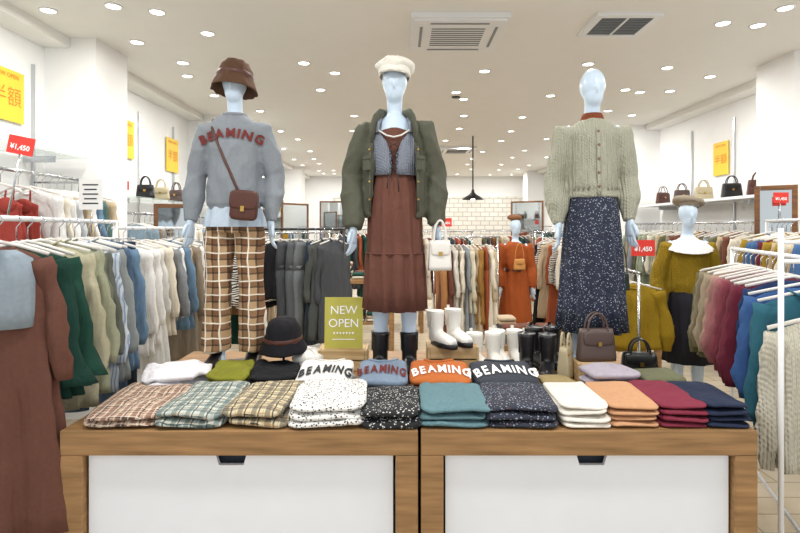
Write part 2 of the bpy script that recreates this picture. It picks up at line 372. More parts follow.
def crate(x,y,w,d,h,z=TZ):
    b=B(); t=.014
    for s in (-1,1):
        b.box((s*(w/2-t/2),0,h/2),(t,d,h),CRATE); 
        k=max(1,int(h/.06))
        for i in range(k): b.box((0,s*(d/2-t/2),h*(i+.5)/k),(w-2*t-.002,t,h/k-.008),CRATE)
    b.box((0,0,h-t/2),(w-2*t-.002,d-2*t-.002,t),CRATE)
    b.obj('wooden_crate',None,(x,y,z),bevel=.002)
crate(-.325,3.1,.28,.18,.12); crate(.30,3.1,.29,.2,.14); crate(1.04,2.87,.21,.16,.1)
b=B(); b.box((0,0,.145),(.22,.008,.29),LIME); b.text('NEW',.068,Matrix.Translation((0,-.006,.215))@FRONT,INKW,.0); b.text('OPEN',.068,Matrix.Translation((0,-.006,.14))@FRONT,INKW,.0)
for i in range(7): b.ell(((i-3)*.018,-.005,.085),(.006,.001,.006),INKW,8,6)
b.box((0,.03,.006),(.12,.06,.012),CHROME); b.box((0,-.006,.05),(.13,.002,.004),INKW)
b.obj('new_open_sign',None,(-.325,3.07,.87),(-.08,0,0))
# ---------------------------------------------------------------- hats / boots / bags
def buckethat(b,mat,c=(0,0,0),s=1,nzv=.008):
    b.lathe([(.001,.098),(.035,.097),(.066,.088),(.088,.066),(.098,.03),(.102,.0),(.113,-.03),(.128,-.06),(.135,-.078),(.137,-.088),(.13,-.086),(.11,-.04),(.094,.01),(.086,.05),(.001,.088)],mat,c,48,(s,s*1.08),nzv,22)
def cap(b,mat,c=(0,0,0),s=1):
    x,y,z=c
    b.sup((x,y+.01*s,z+.048*s),(.112*s,.13*s,.06*s),mat,1,.95,40,14,.014,14,3)
    b.lathe([(.088*s,-.015*s),(.094*s,-.01*s),(.098*s,.03*s),(.09*s,.035*s)],mat,c,28,(1,1.1))
    for k in range(8):
        a=pi*k/4+.2; b.tube([(x+.111*s*math.cos(a)*math.cos(e),y+.01*s+.129*s*math.sin(a)*math.cos(e),z+.048*s+.061*s*math.sin(e)) for e in (0,.3,.6,.9,1.2,1.5)],.003,mat,6)
    rs=[]
    for j in range(5):
        u=j/4; q=[]
        for k in range(14):
            a=-pi*.82+ (pi*.64)*k/13; q.append(Vector((x+.092*s*(1+.15*u)*math.cos(a),y+(.1+.05*u)*s*math.sin(a),z-.012*s-.02*s*u)))
        for k in range(13,-1,-1): v=q[k].copy(); v.z+=.006; q.append(v)
        rs.append(q)
    b.loft(rs,mat); b.ell((x,y,z+.108*s),(.01,.01,.006),mat,10,6)
def bootmesh(mat,sole,h=.2,w=1,tab=True):
    b=B(); b.tube([(0,.035,h),(0,.033,h*.7),(0,.03,.1),(0,.025,.05)],[(.05*w,.058),(.045*w,.052),(.04*w,.048),(.04*w,.045)],mat,16,ref=(1,0,0))
    b.tube([(0,.06,.04),(0,0,.045),(0,-.06,.04),(0,-.12,.033),(0,-.145,.03)],[(.033,.03),(.038,.045),(.043,.034),(.038,.027),(.022,.018)],mat,16,ref=(1,0,0))
    me=fuse(b,'boot_upper',mat,.006,4)
    c=B()
    c.add([v.co.copy() for v in me.vertices],[tuple(p.vertices) for p in me.polygons],mat)
    rs=[]
    for z,k in ((0,.97),(.004,1),(.024,1),(.028,.95)):
        q=[]
        for i in range(28):
            t=2*pi*i/28; yy=math.sin(t); ww=.04+.008*math.cos((yy+.5)*2.2); q.append(Vector((ww*math.cos(t)*k,-.045+.118*yy*k,z)))
        rs.append(q)
    c.loft(rs,sole)
    c.lathe([(.046*w,h-.004),(.05*w,h+.003),(.046*w,h+.004),(.03*w,h-.03)],sole if not tab else mat,(0,.035,0),16,(1,1.1))
    if tab: c.box((0,.092,h+.0),(.018,.004,.04),mat)
    for s in (-1,1): c.box((s*.041*w,.03,h*.72),(.006,.04,h*.38),BLK if mat==LEATH_BK else plain('elastic','#c9c5bc',.9))
    return c.mesh('boot')
BW=bootmesh(LEATH_W,plain('cream_sole','#d8d2c4',.7),.19); BW2=bootmesh(LEATH_W,BLK,.19); BK=bootmesh(LEATH_BK,BLK,.22)
def pair(me,x,y,z,rz=0,gap=.055):
    e=emp('ankle_boots',(x,y,z),rz)
    for s in (-1,1): place(me,'boot',e,(s*gap,0,0),(0,0,-s*.06))
pair(BW2,.275,3.09,.89,.5,.06); pair(BW,.50,3.12,TZ,.15); pair(BW,.645,3.2,TZ,.1,.052)
pair(BK,.755,2.94,TZ,-.25,.055); pair(BK,.86,3.15,TZ,.1,.052)
def bag(name,x,y,z,w,h,d,mat,rz=0,hh=.1,flap=True,parent=None,strap=False):
    b=B(); rs=[]
    for k in range(8):
        u=k/7; f=1-.14*u; g=1-.45*u; rs.append(ring(0,0,h*u,w/2*f*(.97 if k in(0,7) else 1),d/2*g*(.9 if k in (0,7) else 1),32,e=.35))
    b.loft(rs,mat)
    for s in (-1,1):
        pts=[(w*.26*math.cos(a),s*d*.22,h*.96+hh*math.sin(a)) for a in [pi*i/14 for i in range(15)]]
        pts=[(w*.26,s*d*.3,h*.8)]+pts+[(-w*.26,s*d*.3,h*.8)]
        if not strap: b.tube(pts,.006,mat,8)
    if strap:
        b.tube([(w*.4,0,h*.9)]+[(w*.38*math.cos(a),0,h+hh*math.sin(a)) for a in [pi*i/14 for i in range(1,14)]]+[(-w*.4,0,h*.9)],.005,mat,8)
    if flap:
        b.sup((0,-d*.36,h*.72),(w*.40,.01,h*.22),mat,.4,.5,24,8); b.box((0,-d*.36-.014,h*.56),(.02,.006,.022),GOLD)
    for s in (-1,1): b.ell((s*w*.26,-d*.33,h*.8),(.008,.006,.008),GOLD,8,6)
    b.tube([(-w*.40,-d*.38,h*.15),(w*.40,-d*.38,h*.15)],.002,GOLD if not flap else mat,6)
    return b.obj(name,parent,(x,y,z),(0,0,rz))
bag('handbag',1.055,2.87,.85,.21,.17,.09,LEATH_T,.1,.09); bag('handbag',.895,2.88,TZ,.1,.17,.08,LEATH_BE,.9,.08,False); bag('handbag',1.31,2.92,TZ,.2,.13,.09,LEATH_BK,-.1,.08)
e=emp('hat_on_stand',(-.665,3.05,TZ)); b=B(); b.lathe([(0,0),(.055,0),(.055,.008),(.008,.012),(.006,.22),(.05,.24),(.0,.25)],CHROME,n=20); b.obj('stand',e)
b=B(); buckethat(b,fab('#1f1e22',0,.2),(0,0,.205),.97,.012); b.lathe([(.105,.17),(.112,.185),(.105,.2)],LEATH_B,(0,0,.0),32,(1,1.08)); b.obj('bucket_hat',e,(0,0,0),(.08,0,0))
b=B(); cap(b,fab('#dfddd8'),(0,0,.03),.85); b.obj('newsboy_cap',None,(-.52,3.05,TZ),(0,0,.4))
# ---------------------------------------------------------------- mannequins
def hand(b,w,s,fw=.0):
    w=Vector(w); sp=Vector((s*.35,-.94,0)); nr=Vector((sp.y,-sp.x,0))
    dn=Vector((s*.03,-.04+fw,-1)).normalized()
    b.tube([w-dn*.03,w,w+dn*.03,w+dn*.075,w+dn*.09],[(.023,.02),(.024,.019),(.034,.018),(.038,.014),(.034,.009)],SKIN,14,ref=sp)
    for i,(o,l) in enumerate(((.028,.068),(.010,.078),(-.009,.072),(-.027,.056))):
        p=w+dn*.08+sp*o; c=nr*(-s)
        q1=p+dn*l*.42+sp*o*.1; q2=q1+dn*l*.32+c*l*.14; q3=q2+dn*l*.24+c*l*.2
        b.tube([p-dn*.015,p,q1,q2,q3],[.008,.0088,.0082,.0074,.0048],SKIN,8)
    p=w+dn*.02+sp*.024; b.tube([p,p+dn*.022+sp*.02,p+dn*.048+sp*.03,p+dn*.068+sp*.03],[.012,.011,.009,.006],SKIN,8)
def body(par,arms,lx=.1,feet=True,fine=True):
    b=B()
    for s in (-1,1):
        b.tube([(s*.065,0,.92),(s*.072,0,.72),(s*lx,-.005,.5),(s*lx,.012,.36),(s*lx,.015,.2),(s*lx,.02,.09),(s*lx,.02,.05)],[.068,.062,.048,.050,.036,.028,.032],SKIN,14)
        b.tube([(s*lx,.045,.04),(s*lx,0,.045),(s*(lx+.01),-.07,.03),(s*(lx+.015),-.13,.022),(s*(lx+.016),-.15,.02)],[.03,.035,(.038,.024),(.034,.018),(.02,.012)],SKIN,14,ref=(1,0,0))
        A=[Vector(a) for a in arms[0 if s<0 else 1]]
        b.tube([Vector((s*.12,0,1.42)),A[0],(A[0]+A[1])/2,A[1],(A[1]*.6+A[2]*.4),A[2]],[.044,.042,.038,.034,.034,.023],SKIN,12)
    b.loft([ring(0,0,z,x,y,24) for z,x,y in ((.84,.11,.08),(.9,.132,.092),(.97,.132,.095),(1.08,.098,.08),(1.2,.106,.085),(1.32,.12,.09),(1.40,.13,.078),(1.45,.095,.06),(1.49,.052,.05))],SKIN)
    b.tube([(0,.01,1.44),(0,.005,1.52),(0,-.005,1.6)],[.05,.043,.046],SKIN,16)
    b.ell((0,-.005,1.69),(.070,.088,.1),SKIN,24,16); b.ell((0,-.022,1.63),(.053,.064,.078),SKIN,20,12); b.ell((0,-.098,1.655),(.009,.010,.024),SKIN,10,8)
    linkm(fuse(b,'body',SKIN,.009,5),'body',par)
    b=B()
    for s in (-1,1): hand(b,arms[0 if s<0 else 1][2],s)
    b.obj('hands',par)
    b=B(); b.lathe([(0,0),(.15,0),(.15,.006),(0,.008)],plain('base_steel','#c2c7ca',.25,1),(0,.02,0),32); b.obj('base_plate',par,(0,0,.0))
def shoe(par,lx,mat):
    b=B()
    for s in (-1,1):
        b.tube([(s*lx,.07,.04),(s*lx,.02,.05),(s*lx,-.06,.04),(s*(lx+.01),-.14,.028),(s*(lx+.01),-.165,.024)],[(.035,.034),(.042,.045),(.045,.034),(.04,.024),(.02,.012)],mat,16,ref=(1,0,0))
        b.tube([(s*lx,.02,.04),(s*lx,.02,.13)],.042,mat,16)
    linkm(fuse(b,'shoes',mat,.008,3),'shoes',par)
def sleeve(b,A,r,mat,ext=0):
    P=[Vector(a) for a in A]; b.tube([P[0]+(Vector((0,0,1.38))-P[0])*.45,P[0],(P[0]+P[1])/2,P[1],(P[1]+P[2])/2,P[2]],r,mat,18)
# --- M1
m1=emp('mannequin',(-.965,3.12,TZ),.03); m1.scale=(1,1,.985)
A1=[[(-.158,0,1.40),(-.232,.03,1.13),(-.248,-.03,.86)],[(.158,0,1.40),(.228,.03,1.13),(.222,-.06,.86)]]
body(m1,A1,.09)
GREY=fab('#858b92',0,.15,.92,.1,.22)
b=B(); b.loft([ring(0,0,z,x,y,28) for z,x,y in ((1.49,.07,.07),(1.47,.09,.08),(1.445,.125,.092),(1.41,.15,.105),(1.3,.157,.118),(1.15,.155,.125),(1.02,.16,.132),(.965,.162,.13),(.94,.148,.118),(.90,.146,.115))],GREY)
for i in (0,1): sleeve(b,A1[i],[.06,.068,.066,.06,.063,.034],GREY)
sw=fuse(b,'sweatshirt',GREY,.008,2,.012,7,3,2,.55); linkm(sw,'sweatshirt',m1); bv=mbvh(sw)
def proj(bv,x,z,off=.004,y0=-1):
    h=bv.ray_cast(Vector((x,y0,z)),Vector((0,1,0)))[0]; return Vector((x,(h.y if h else -.1)-off,z))
b=B(); vs,fs=arctext('BEAMING',.072,.42,bold=.045); b.add([proj(bv,v.x,1.365+v.y,.011) for v in vs],fs,INKM,False); b.obj('chest_print',m1)
b=B(); b.tube([proj(bv,-.12+ .22*t,1.43-.5*t,.004) if t>.02 else (-.12,-.03,1.46) for t in [i/16 for i in range(17)]],[(.008,.004)]*17,LEATH_B,8,ref=(1,0,0))
b.tube([(-.12,-.03,1.46),(-.09,.04,1.46)],.006,LEATH_B,8); b.obj('bag_strap',m1)
b=B(); b.lathe([(.066,-.006),(.074,.0),(.07,.012),(.062,.01)],GREY,(0,0,1.485),28); b.obj('neck_rib',m1)
b=B(); b.sup((0,0,0),(.075,.03,.085),LEATH_B,.35,.35,28,10); b.sup((0,-.028,.03),(.077,.008,.052),LEATH_B,.4,.5,24,8); b.box((0,-.038,-.02),(.02,.006,.03),GOLD); b.obj('crossbody_bag',m1,(.10,-.18,.95),(0,.08,0))
LB=fab('#bccbdb',0,.5,.9,.1,.4)
b=B(); b.loft([ring(0,0,z,x,y,48,11,.04,ph) for z,x,y,ph in ((1.0,.13,.1,0),(.94,.145,.112,.3),(.88,.165,.13,.5),(.83,.174,.136,.7))],LB,False); b.obj('shirt_tails',m1)
PT=plaid('plaid_trousers','#b99a76',[(0,12,.1,.35,'#6f4830',.65),(2,12,.1,.35,'#6f4830',.65),(0,12,.2,.12,'#2f2624',.75),(2,12,.2,.12,'#2f2624',.75),(0,12,.72,.09,'#efe8da',.95),(2,12,.72,.09,'#efe8da',.95)])
b=B(); b.loft([ring(0,0,z,x,y,28) for z,x,y in ((1.03,.115,.09),(.95,.135,.105),(.86,.158,.12),(.8,.16,.12))],PT)
for s in (-1,1): b.tube([(s*.073,0,.88),(s*.087,0,.75),(s*.094,0,.5),(s*.104,.01,.3),(s*.11,.01,.10)],[.083,.086,.076,.078,.086],PT,20)
linkm(fuse(b,'plaid_trousers',PT,.008,3,.012,10,3,5,.3),'plaid_trousers',m1); shoe(m1,.108,LEATH_BK)
b=B(); buckethat(b,fab('#573f30',0,.2),(0,0,0),.96,.014); b.lathe([(.103,-.012),(.109,.0),(.104,.014)],LEATH_B,(0,0,0),40,(.98,1.06)); b.obj('bucket_hat',m1,(0,.006,1.722),(-.12,.06,0))
# --- M2
m2=emp('mannequin',(-.03,3.0,TZ),-.03); m2.scale=(1,1,.965)
A2=[[(-.16,.0,1.412),(-.238,.03,1.14),(-.222,-.09,.84)],[(.16,.0,1.412),(.235,.04,1.15),(.232,.0,.86)]]
body(m2,A2,.08)
BR=fab('#68443a',0,.6,.9,.1,.25); OL=fab('#56574b',0,.2,.85,.12,.35)
rs=[]
for z,x,y,a in ((1.42,.09,.068,0),(1.38,.122,.094,0),(1.28,.126,.106,0),(1.18,.112,.096,0),(1.14,.118,.1,.01),(1.05,.138,.112,.03),(.95,.148,.122,.045),(.85,.15,.13,.05),(.75,.152,.135,.055),(.70,.154,.137,.055),(.69,.16,.144,.06),(.6,.163,.148,.07),(.5,.166,.152,.075),(.37,.17,.156,.08)): rs.append(ring(0,0,z,x,y,84,13,a,z*2,k2=21))
b=B(); b.loft(rs,BR); b.tube([(.163*math.cos(t),.146*math.sin(t),.695) for t in [2*pi*i/40 for i in range(41)]],.005,BR,6); b.obj('dress',m2)
VST=fab('#858c9a',30,.2)
STW=plain('strap_white','#dddbd6',.8)
b=B()
for s in (-1,1):
    q=[]
    for z,x,y,g in ((1.385,.14,.108,.62),(1.33,.143,.118,.3),(1.25,.137,.119,.09),(1.19,.13,.113,.08),(1.14,.13,.112,.12)):
        o=[Vector((s*x*math.sin(g+(2.1-g)*k/10),-y*math.cos(g+(2.1-g)*k/10),z)) for k in range(11)]; o2=[Vector((v.x*1.05,v.y*1.05,v.z)) for v in o[::-1]]; q.append(o+o2)
    b.loft(q,VST)
    b.tube([(s*.09,-.1,1.38),(s*.085,-.085,1.43),(s*.075,-.03,1.47)],(.01),VST,8)
for i in range(4):
    z=1.17+i*.04; w_=.02+i*.003
    b.tube([(-w_,-.124-.002*i,z),(w_,-.124-.002*i,z+.03)],.0024,BLK,6); b.tube([(w_,-.126-.002*i,z),(-w_,-.126-.002*i,z+.03)],.0024,BLK,6)
b.tube([(0,-.122,1.17),(-.03,-.127,1.12),(-.035,-.135,1.06)],.003,BLK,6); b.tube([(0,-.122,1.17),(.02,-.127,1.12),(.028,-.137,1.04)],.003,BLK,6)
b.tube([(-.085,-.1,1.392),(-.04,-.116,1.36),(0,-.12,1.35),(.04,-.116,1.36),(.085,-.1,1.392)],.005,STW,8)
b.obj('lace_up_vest',m2)
b=B(); q=[]
for z,x,y,g in ((1.49,.08,.07,.95),(1.46,.12,.085,.85),(1.42,.155,.11,.78),(1.3,.168,.13,.8),(1.15,.17,.142,.85),(1.02,.172,.147,.9),(.93,.174,.15,.92),(.90,.166,.142,.92)):
    n=26; o=[Vector((x*math.sin(g+(2*pi-2*g)*k/n),-y*math.cos(g+(2*pi-2*g)*k/n),z)) for k in range(n+1)]; o2=[Vector((v.x*.88,v.y*.86,v.z)) for v in o[::-1]]; q.append(o+o2)
b.loft(q,OL)
for i in (0,1): sleeve(b,A2[i],[.06,.072,.072,.064,.066,.05],OL)
jk=fuse(b,'utility_jacket',OL,.008,2,.013,7,3,7,.6); linkm(jk,'utility_jacket',m2)
b=B()
for s in (-1,1):
    b.tube([(s*.045,.06,1.5),(s*.08,.0,1.5),(s*.10,-.065,1.455),(s*.115,-.11,1.39),(s*.122,-.125,1.32)],[(.02,.038),(.02,.038),(.012,.04),(.01,.035),(.006,.012)],OL,12,ref=(s*.5,-.8,0))
    b.box((s*.145,-.115,1.2),(.055,.015,.07),OL,(0,0,s*.8)); b.box((s*.145,-.123,1.235),(.06,.012,.02),OL,(0,0,s*.8))
    b.tube([(s*.13,-.103,z) for z in (1.3,1.1,.93)],.007,OL,6)
    for z in (1.28,1.2,1.1,1.0): b.ell((s*.133,-.112,z),(.006,.004,.006),GOLD,8,6)
b.tube([(-.05,.06,1.5),(0,.078,1.5),(.05,.06,1.5)],(.026),OL,10)
b.obj('jacket_collar_and_pockets',m2)
for s in (-1,1): place(BK,'ankle_boot',m2,(s*.085,-.01,.006),(0,0,s*.1),scale=(1.08,1.08,1.03))
b=B(); cap(b,fab('#e2dfd7',0,.2),(0,0,0),.96); b.obj('newsboy_cap',m2,(0,0,1.73),(-.1,.05,0))
bag('shoulder_bag',.25,-.06,.60,.13,.17,.08,LEATH_W,.1,.12,True,m2)
# --- M3
m3=emp('mannequin',(1.11,3.08,TZ),-.04); m3.scale=(1,1,.965)
A3=[[(-.156,0,1.405),(-.208,.03,1.12),(-.2,-.03,.86)],[(.156,0,1.405),(.208,.03,1.14),(.198,-.04,.88)]]
body(m3,A3,.078)
SK=dots('ditsy_floral','#262d40','#a9adba',88,.25,1)
rs=[ring(0,0,z,x,y,84,11,a,z*1.5,k2=17) for z,x,y,a in ((1.12,.115,.1,0),(1.05,.125,.108,.01),(.95,.146,.122,.02),(.8,.156,.135,.04),(.6,.165,.142,.06),(.4,.175,.152,.08),(.23,.187,.165,.09))]
b=B(); b.loft(rs,SK); b.obj('floral_skirt',m3)
CR=fab('#a7a797',24,.3,.92,.12,.3)
b=B(); b.loft([ring(0,0,z,x,y,28) for z,x,y in ((1.485,.075,.07),(1.465,.1,.085),(1.435,.13,.098),(1.40,.145,.108),(1.25,.147,.12),(1.14,.142,.126),(1.09,.145,.126),(1.06,.14,.118),(1.02,.142,.118))],CR)
for i in (0,1): sleeve(b,A3[i],[.06,.07,.066,.058,.07,.034],CR)
sw=fuse(b,'knit_cardigan',CR,.008,3,.011,7,3,3,.4); linkm(sw,'knit_cardigan',m3); bv=mbvh(sw)
b=B(); b.tube([proj(bv,0,1.42-.39*i/12,.0) for i in range(13)],[(.014,.006)]*13,CR,8,ref=(1,0,0))
for i in range(5): p=proj(bv,0,1.40-.08*i,.008); b.ell(p,(.008,.004,.008),plain('button_brown','#7a5c3f',.4),10,6)
for x in (-.12,-.1,-.08,-.055,.055,.08,.1,.12): b.tube([proj(bv,x,1.38-.32*i/12,-.001) for i in range(13)],.006,CR,6)
b.obj('button_band',m3)
b=B(); b.lathe([(.05,.03),(.054,.034),(.06,.016),(.07,-.01),(.075,-.02)],fab('#80432c',30,0),(0,0,1.487),24); b.obj('inner_collar',m3)
# ---------------------------------------------------------------- hanging clothes
def hmesh(kind,seed):
    b=B(); F=fab('#cccccc'); rr=random.Random(seed); ph=rr.random()*6
    P=dict(top=(.20,.60,.04,0,.5),knit=(.21,.56,.055,0,.5),shirt=(.20,.78,.04,.02,.56),dress=(.18,1.18,.055,.1,.5),ruffle=(.19,.62,.045,.06,.5),cami=(.14,.42,.035,.03,0),vest=(.17,.6,.04,.02,0),coat=(.22,1.0,.065,.03,.56))
    b.mats.append(F)
    b.tube([(0,0,-.1),(0,0,-.035),(.012,0,-.022),(.022,0,-.008),(.014,0,.006),(0,0,.011),(-.012,0,.004)],.0028,CHROME,6)
    if kind in P:
        w,l,t,fl,sl=P[kind]
        b.tube([(-.2*w/.2,0,-.15),(-.08,0,-.115),(0,0,-.095),(.08,0,-.115),(.2*w/.2,0,-.15)],[(.006,.008)]*5,HANG,8)
        n=56; rs=[]; q0=len(b.v)
        tops=[(-.118,.055,.016),(-.128,.09,.022),(-.146,.14,.026),(-.168,.178,.03),(-.2,.19,t*.8)] if kind!='cami' else [(-.19,.09,.02),(-.2,.12,.03)]
        for z,x,y in tops: rs.append(ring(0,0,z,x*w/.2,y,n))
        m=14
        for k in range(1,m+1):
            u=k/m; z=-.2-(l-.1)*u; waist=.97-.08*math.sin(pi*min(1,u*1.6)); a=.02+.10*u+fl*.6*u
            if kind=='dress' and u>.35: waist=.85
            rs.append(ring(rr.uniform(-.004,.004),0,z,(w*waist+fl*u),t*(1+.4*u)*(1+2*fl*u),n,7,a,ph+u*.9,k2=13))
        b.loft(rs,F)
        if sl:
            for s in (-1,1):
                sw_=rr.uniform(.02,.06); yy=rr.uniform(-.03,.01); q=[];r_=[]; K=13
                for k in range(K):
                    u=k/(K-1); q.append((s*(w*.84+sw_*math.sin(u*1.8)+.012*u),-.012+yy*u+.008*math.sin(u*9+ph),-.17-sl*u))
                    rad=.05-.012*u+.004*math.sin(k*2.1+ph)
                    if kind=='knit': rad=.056-.008*u+(.008 if .5<u<.9 else 0)
                    if kind=='ruffle':
                        if u>.75: rad=.036+(u-.75)*.26
                        else: rad=.054+.006*math.sin(u*4)
                    r_.append((rad,rad*.62))
                if kind in('knit','top'): r_[-1]=(.03,.022); r_[-2]=(.036,.026)
                b.tube(q,r_,F,16,ref=(1,0,0),wob=.4)
        for j in range(q0,len(b.v)):
            v=b.v[j]; f=noise.noise(Vector((v.x*16+seed*5,v.y*10,v.z*5)))+.6*noise.noise(Vector((v.x*30+v.z*14,seed,v.z*16)))
            v.y+=f*.014*min(1,max(0,(-v.z-.15)*5)); v.x+=.006*noise.noise(Vector((seed,v.y*9,v.z*9)))
        if kind in('shirt','coat'):
            for s in (-1,1): b.tube([(s*.07,.02,-.105),(s*.045,-.03,-.125),(s*.01,-.05,-.17)],[(.022,.006),(.024,.006),(.008,.005)],F,8,ref=(0,1,0))
            b.box((0,-t*1.02-.006,-.2-l*.35),(.02,.01,l*.6),F)
            for i in range(5): b.ell((0,-t*1.02-.013,-.24-i*l*.13),(.006,.003,.006),HANG,8,6)
        elif kind!='cami': b.tube([(.06*math.cos(a)*1.0,-.024*abs(math.sin(a))-.004,-.118-.03*math.sin(a)) for a in [pi*i/10 for i in range(11)]],.008,F,6)
        else:
            for s in (-1,1): b.tube([(s*.09,-.01,-.2),(s*.085,0,-.125)],.006,F,6)
            b.sup((-.06,-.03,-.23),(.06,.03,.05),F,1,1,14,8); b.sup((.06,-.03,-.23),(.06,.03,.05),F,1,1,14,8)
    else:
        b.tube([(-.16,0,-.1),(.16,0,-.1)],.005,HANG,6)
        for s in (-1,1): b.box((s*.13,0,-.115),(.02,.014,.04),CHROME)
        if kind=='pants':
            b.loft([ring(0,0,z,x,y,24,e=.7) for z,x,y in ((-.12,.165,.016),(-.16,.168,.02),(-.25,.185,.03),(-.38,.195,.04))],F)
            for s in (-1,1): b.tube([(s*.1,0,-.34),(s*.1,0,-.5),(s*.105,.01,-.75),(s*.11,.0,-1.08)],[(.092,.038),(.092,.036),(.085,.034),(.088,.036)],F,16,ref=(1,0,0),wob=.2)
        else:
            b.loft([ring(0,0,z,x,y,48,9,a,z*2) for z,x,y,a in ((-.12,.15,.02,0),(-.16,.155,.025,.01),(-.3,.18,.04,.06),(-.6,.21,.055,.12),(-.9,.235,.065,.15))],F)
    return b.mesh('hanging_'+kind)
HM={k:[hmesh(k,s) for s in range(3)] for k in ('top','knit','shirt','dress','ruffle','cami','vest','coat','pants','skirt')}
def rack(name,p0,p1,z,items,post=CHROME,z0=0,wallmount=False,ang=0,jit=.1,extra=None):
    e=emp(name,(0,0,0)); p0=Vector(p0+(z,)); p1=Vector(p1+(z,)); d=(p1-p0).normalized(); L_=(p1-p0).length
    b=B(); b.tube([p0-d*.08,p1+d*.08],.012,post,10)
    pr=Vector((d.y,-d.x,0))
    for p in (p0-d*.06,p1+d*.06):
        if wallmount:
            b.tube([p,p+pr*wallmount],.008,post,8)
        else:
            b.tube([p,Vector((p.x,p.y,.03))],.013,post,10)
            g=Vector((p.x,p.y,.03)); b.tube([g-pr*.24,g+pr*.24],.013,post,10)
            for s in (-1,1): b.tube([g+pr*.22*s-Vector((0,0,.03)),g+pr*.22*s],.02,BLK,10)
    if not wallmount: b.tube([Vector((p0.x,p0.y,.12))-d*.06,Vector((p1.x,p1.y,.12))+d*.06],.009,post,8)
    if extra: extra(b)
    b.obj('rail_frame',e)
    base_=math.atan2(d.y,d.x)-pi/2; n=len(items)
    for i,it in enumerate(items):
        k,m=it[0],it[1]; t=(i+.5)/n if len(it)<3 else it[2]
        dz=it[3] if len(it)>3 else 0; sz=it[4] if len(it)>4 else 1
        p=p0+d*(L_*t); me=HM[k][R.randrange(3)]
        place(me,'hanging_'+k,e,(p.x,p.y,z+dz),(R.uniform(-.02,.02),R.uniform(-.03,.03),base_+ang+R.uniform(-jit,jit)),m,(R.uniform(.95,1.05),1,R.uniform(.94,1.06)*sz))
    return e
F=fab
STR=plaid('stripe_blue','#c9d2dc',[(0,60,0,.4,'#7f95b0',.8)])
DEN=F('#475a70'); DEN2=F('#66819a'); DEND=F('#2c3846'); WH=F('#e2e1de'); CRM=F('#d6cebe'); BEI=F('#b8a58a'); TAU=F('#8f8373'); GRY=F('#84888c'); DGR=F('#46484c'); BLKF=F('#1b1b1f'); GRN=F('#21463d'); OLV=F('#626144'); BRN=F('#6b4336'); RUST=F('#985033'); MUS=F('#977a2a'); MAR=F('#662838'); ROSE=F('#986669'); NAV=F('#27304a'); BLU=F('#466894'); PNK=F('#c9aaa4'); ZB=zebra('zebra_print','#17171a','#dcd8d0'); SAGE=F('#8f9884')
lr=rack('clothing_rack',(-1.58,2.02),(-1.86,3.45),1.6,[('dress',F('#66443a'),.07),('ruffle',F('#1d3d35'),.17),('ruffle',F('#22463b'),.24),('shirt',F('#b3ad93'),.32),('shirt',F('#9b9d85'),.39),('shirt',F('#757868'),.46),('top',F('#666961'),.52),('shirt',STR,.59),('shirt',F('#8d9291'),.65),('top',DEN,.72),('pants',DEN,.79),('shirt',DEN2,.86),('pants',DEND,.94)],WMET,jit=.05)
b=B()
for s in (-1,1):
    q=[]
    for z,x,y,g in ((-.125,.08,.045,.5),(-.16,.14,.06,.35),(-.25,.15,.07,.18),(-.36,.148,.08,.12),(-.43,.145,.08,.12)):
        o=[Vector((s*x*math.sin(g+(1.6-g)*k/8),-y*math.cos(g+(1.6-g)*k/8),z)) for k in range(9)]; q.append(o+[Vector((v.x,v.y-.008,v.z)) for v in o[::-1]])
    b.loft(q,F('#8995a0'))
for i in range(5):
    z=-.41+i*.05; b.tube([(-.02,-.09,z),(.02,-.09,z+.04)],.003,PAPER,6); b.tube([(.02,-.09,z),(-.02,-.09,z+.04)],.003,PAPER,6)
b.obj('hanging_lace_vest',lr,(-1.598,2.10,1.6),(0,0,.18))
rack('clothing_rack',(-2.0,3.8),(-1.95,5.0),1.56,[('shirt',WH),('shirt',WH),('dress',F('#d2d2ce')),('shirt',CRM),('top',GRY),('top',WH),('shirt',DEN2),('top',BEI),('coat',TAU),('shirt',WH),('pants',GRY),('top',CRM)],WMET)
rack('wall_clothing_rail',(-2.4,3.1),(-2.4,4.15),1.92,[('cami',F('#9a4038'),.1),('cami',F('#8f3a32'),.24)]+[('top',m,t) for m,t in ((WH,.34),(CRM,.4),(WH,.46),(F('#c0c4c7'),.53),(BEI,.6),(WH,.68),(DEN2,.76),(F('#4f6b66'),.84),(BEI,.92))],CHROME,wallmount=-.5)
for y0,y1,z in ((2.9,4.3,2.12),(4.9,7.2,1.86),(7.9,10.3,1.9)):
    b=B(); b.box((0,0,0),(.36,y1-y0,.012),GLASS)
    for y in (-.45,.45): b.box((-.1,y*(y1-y0)*.8,-.03),(.3,.01,.05),CHROME)
    b.obj('glass_shelf',None,(LX+.2,(y0+y1)/2,z))
for y0,y1,z in ((5.2,7.9,1.88),(8.6,11.3,1.88)):
    b=B(); b.box((0,0,0),(.36,y1-y0,.03),WMET)
    for y in (-.45,.45): b.box((.1,y*(y1-y0)*.8,-.04),(.3,.01,.05),CHROME)
    b.obj('wall_shelf',None,(RX-.2,(y0+y1)/2,z))
def rnd(kinds,mats,n): return [(R.choice(kinds),R.choice(mats)) for _ in range(n)]
PL=[WH,CRM,BEI,DEN2,TAU,SAGE,GRY,PNK,DEN,STR]; PR=[BRN,MUS,BLKF,DGR,GRN,RUST,BEI,TAU,OLV,MAR,CRM]
rack('wall_clothing_rail',(-2.5,4.95),(-2.5,7.15),1.70,rnd(['top','shirt','shirt','knit','coat'],[CRM,BEI,WH,DEN2,F('#a99b83'),F('#7f95a4'),F('#6a7a5b'),TAU],20),CHROME,wallmount=-.36)
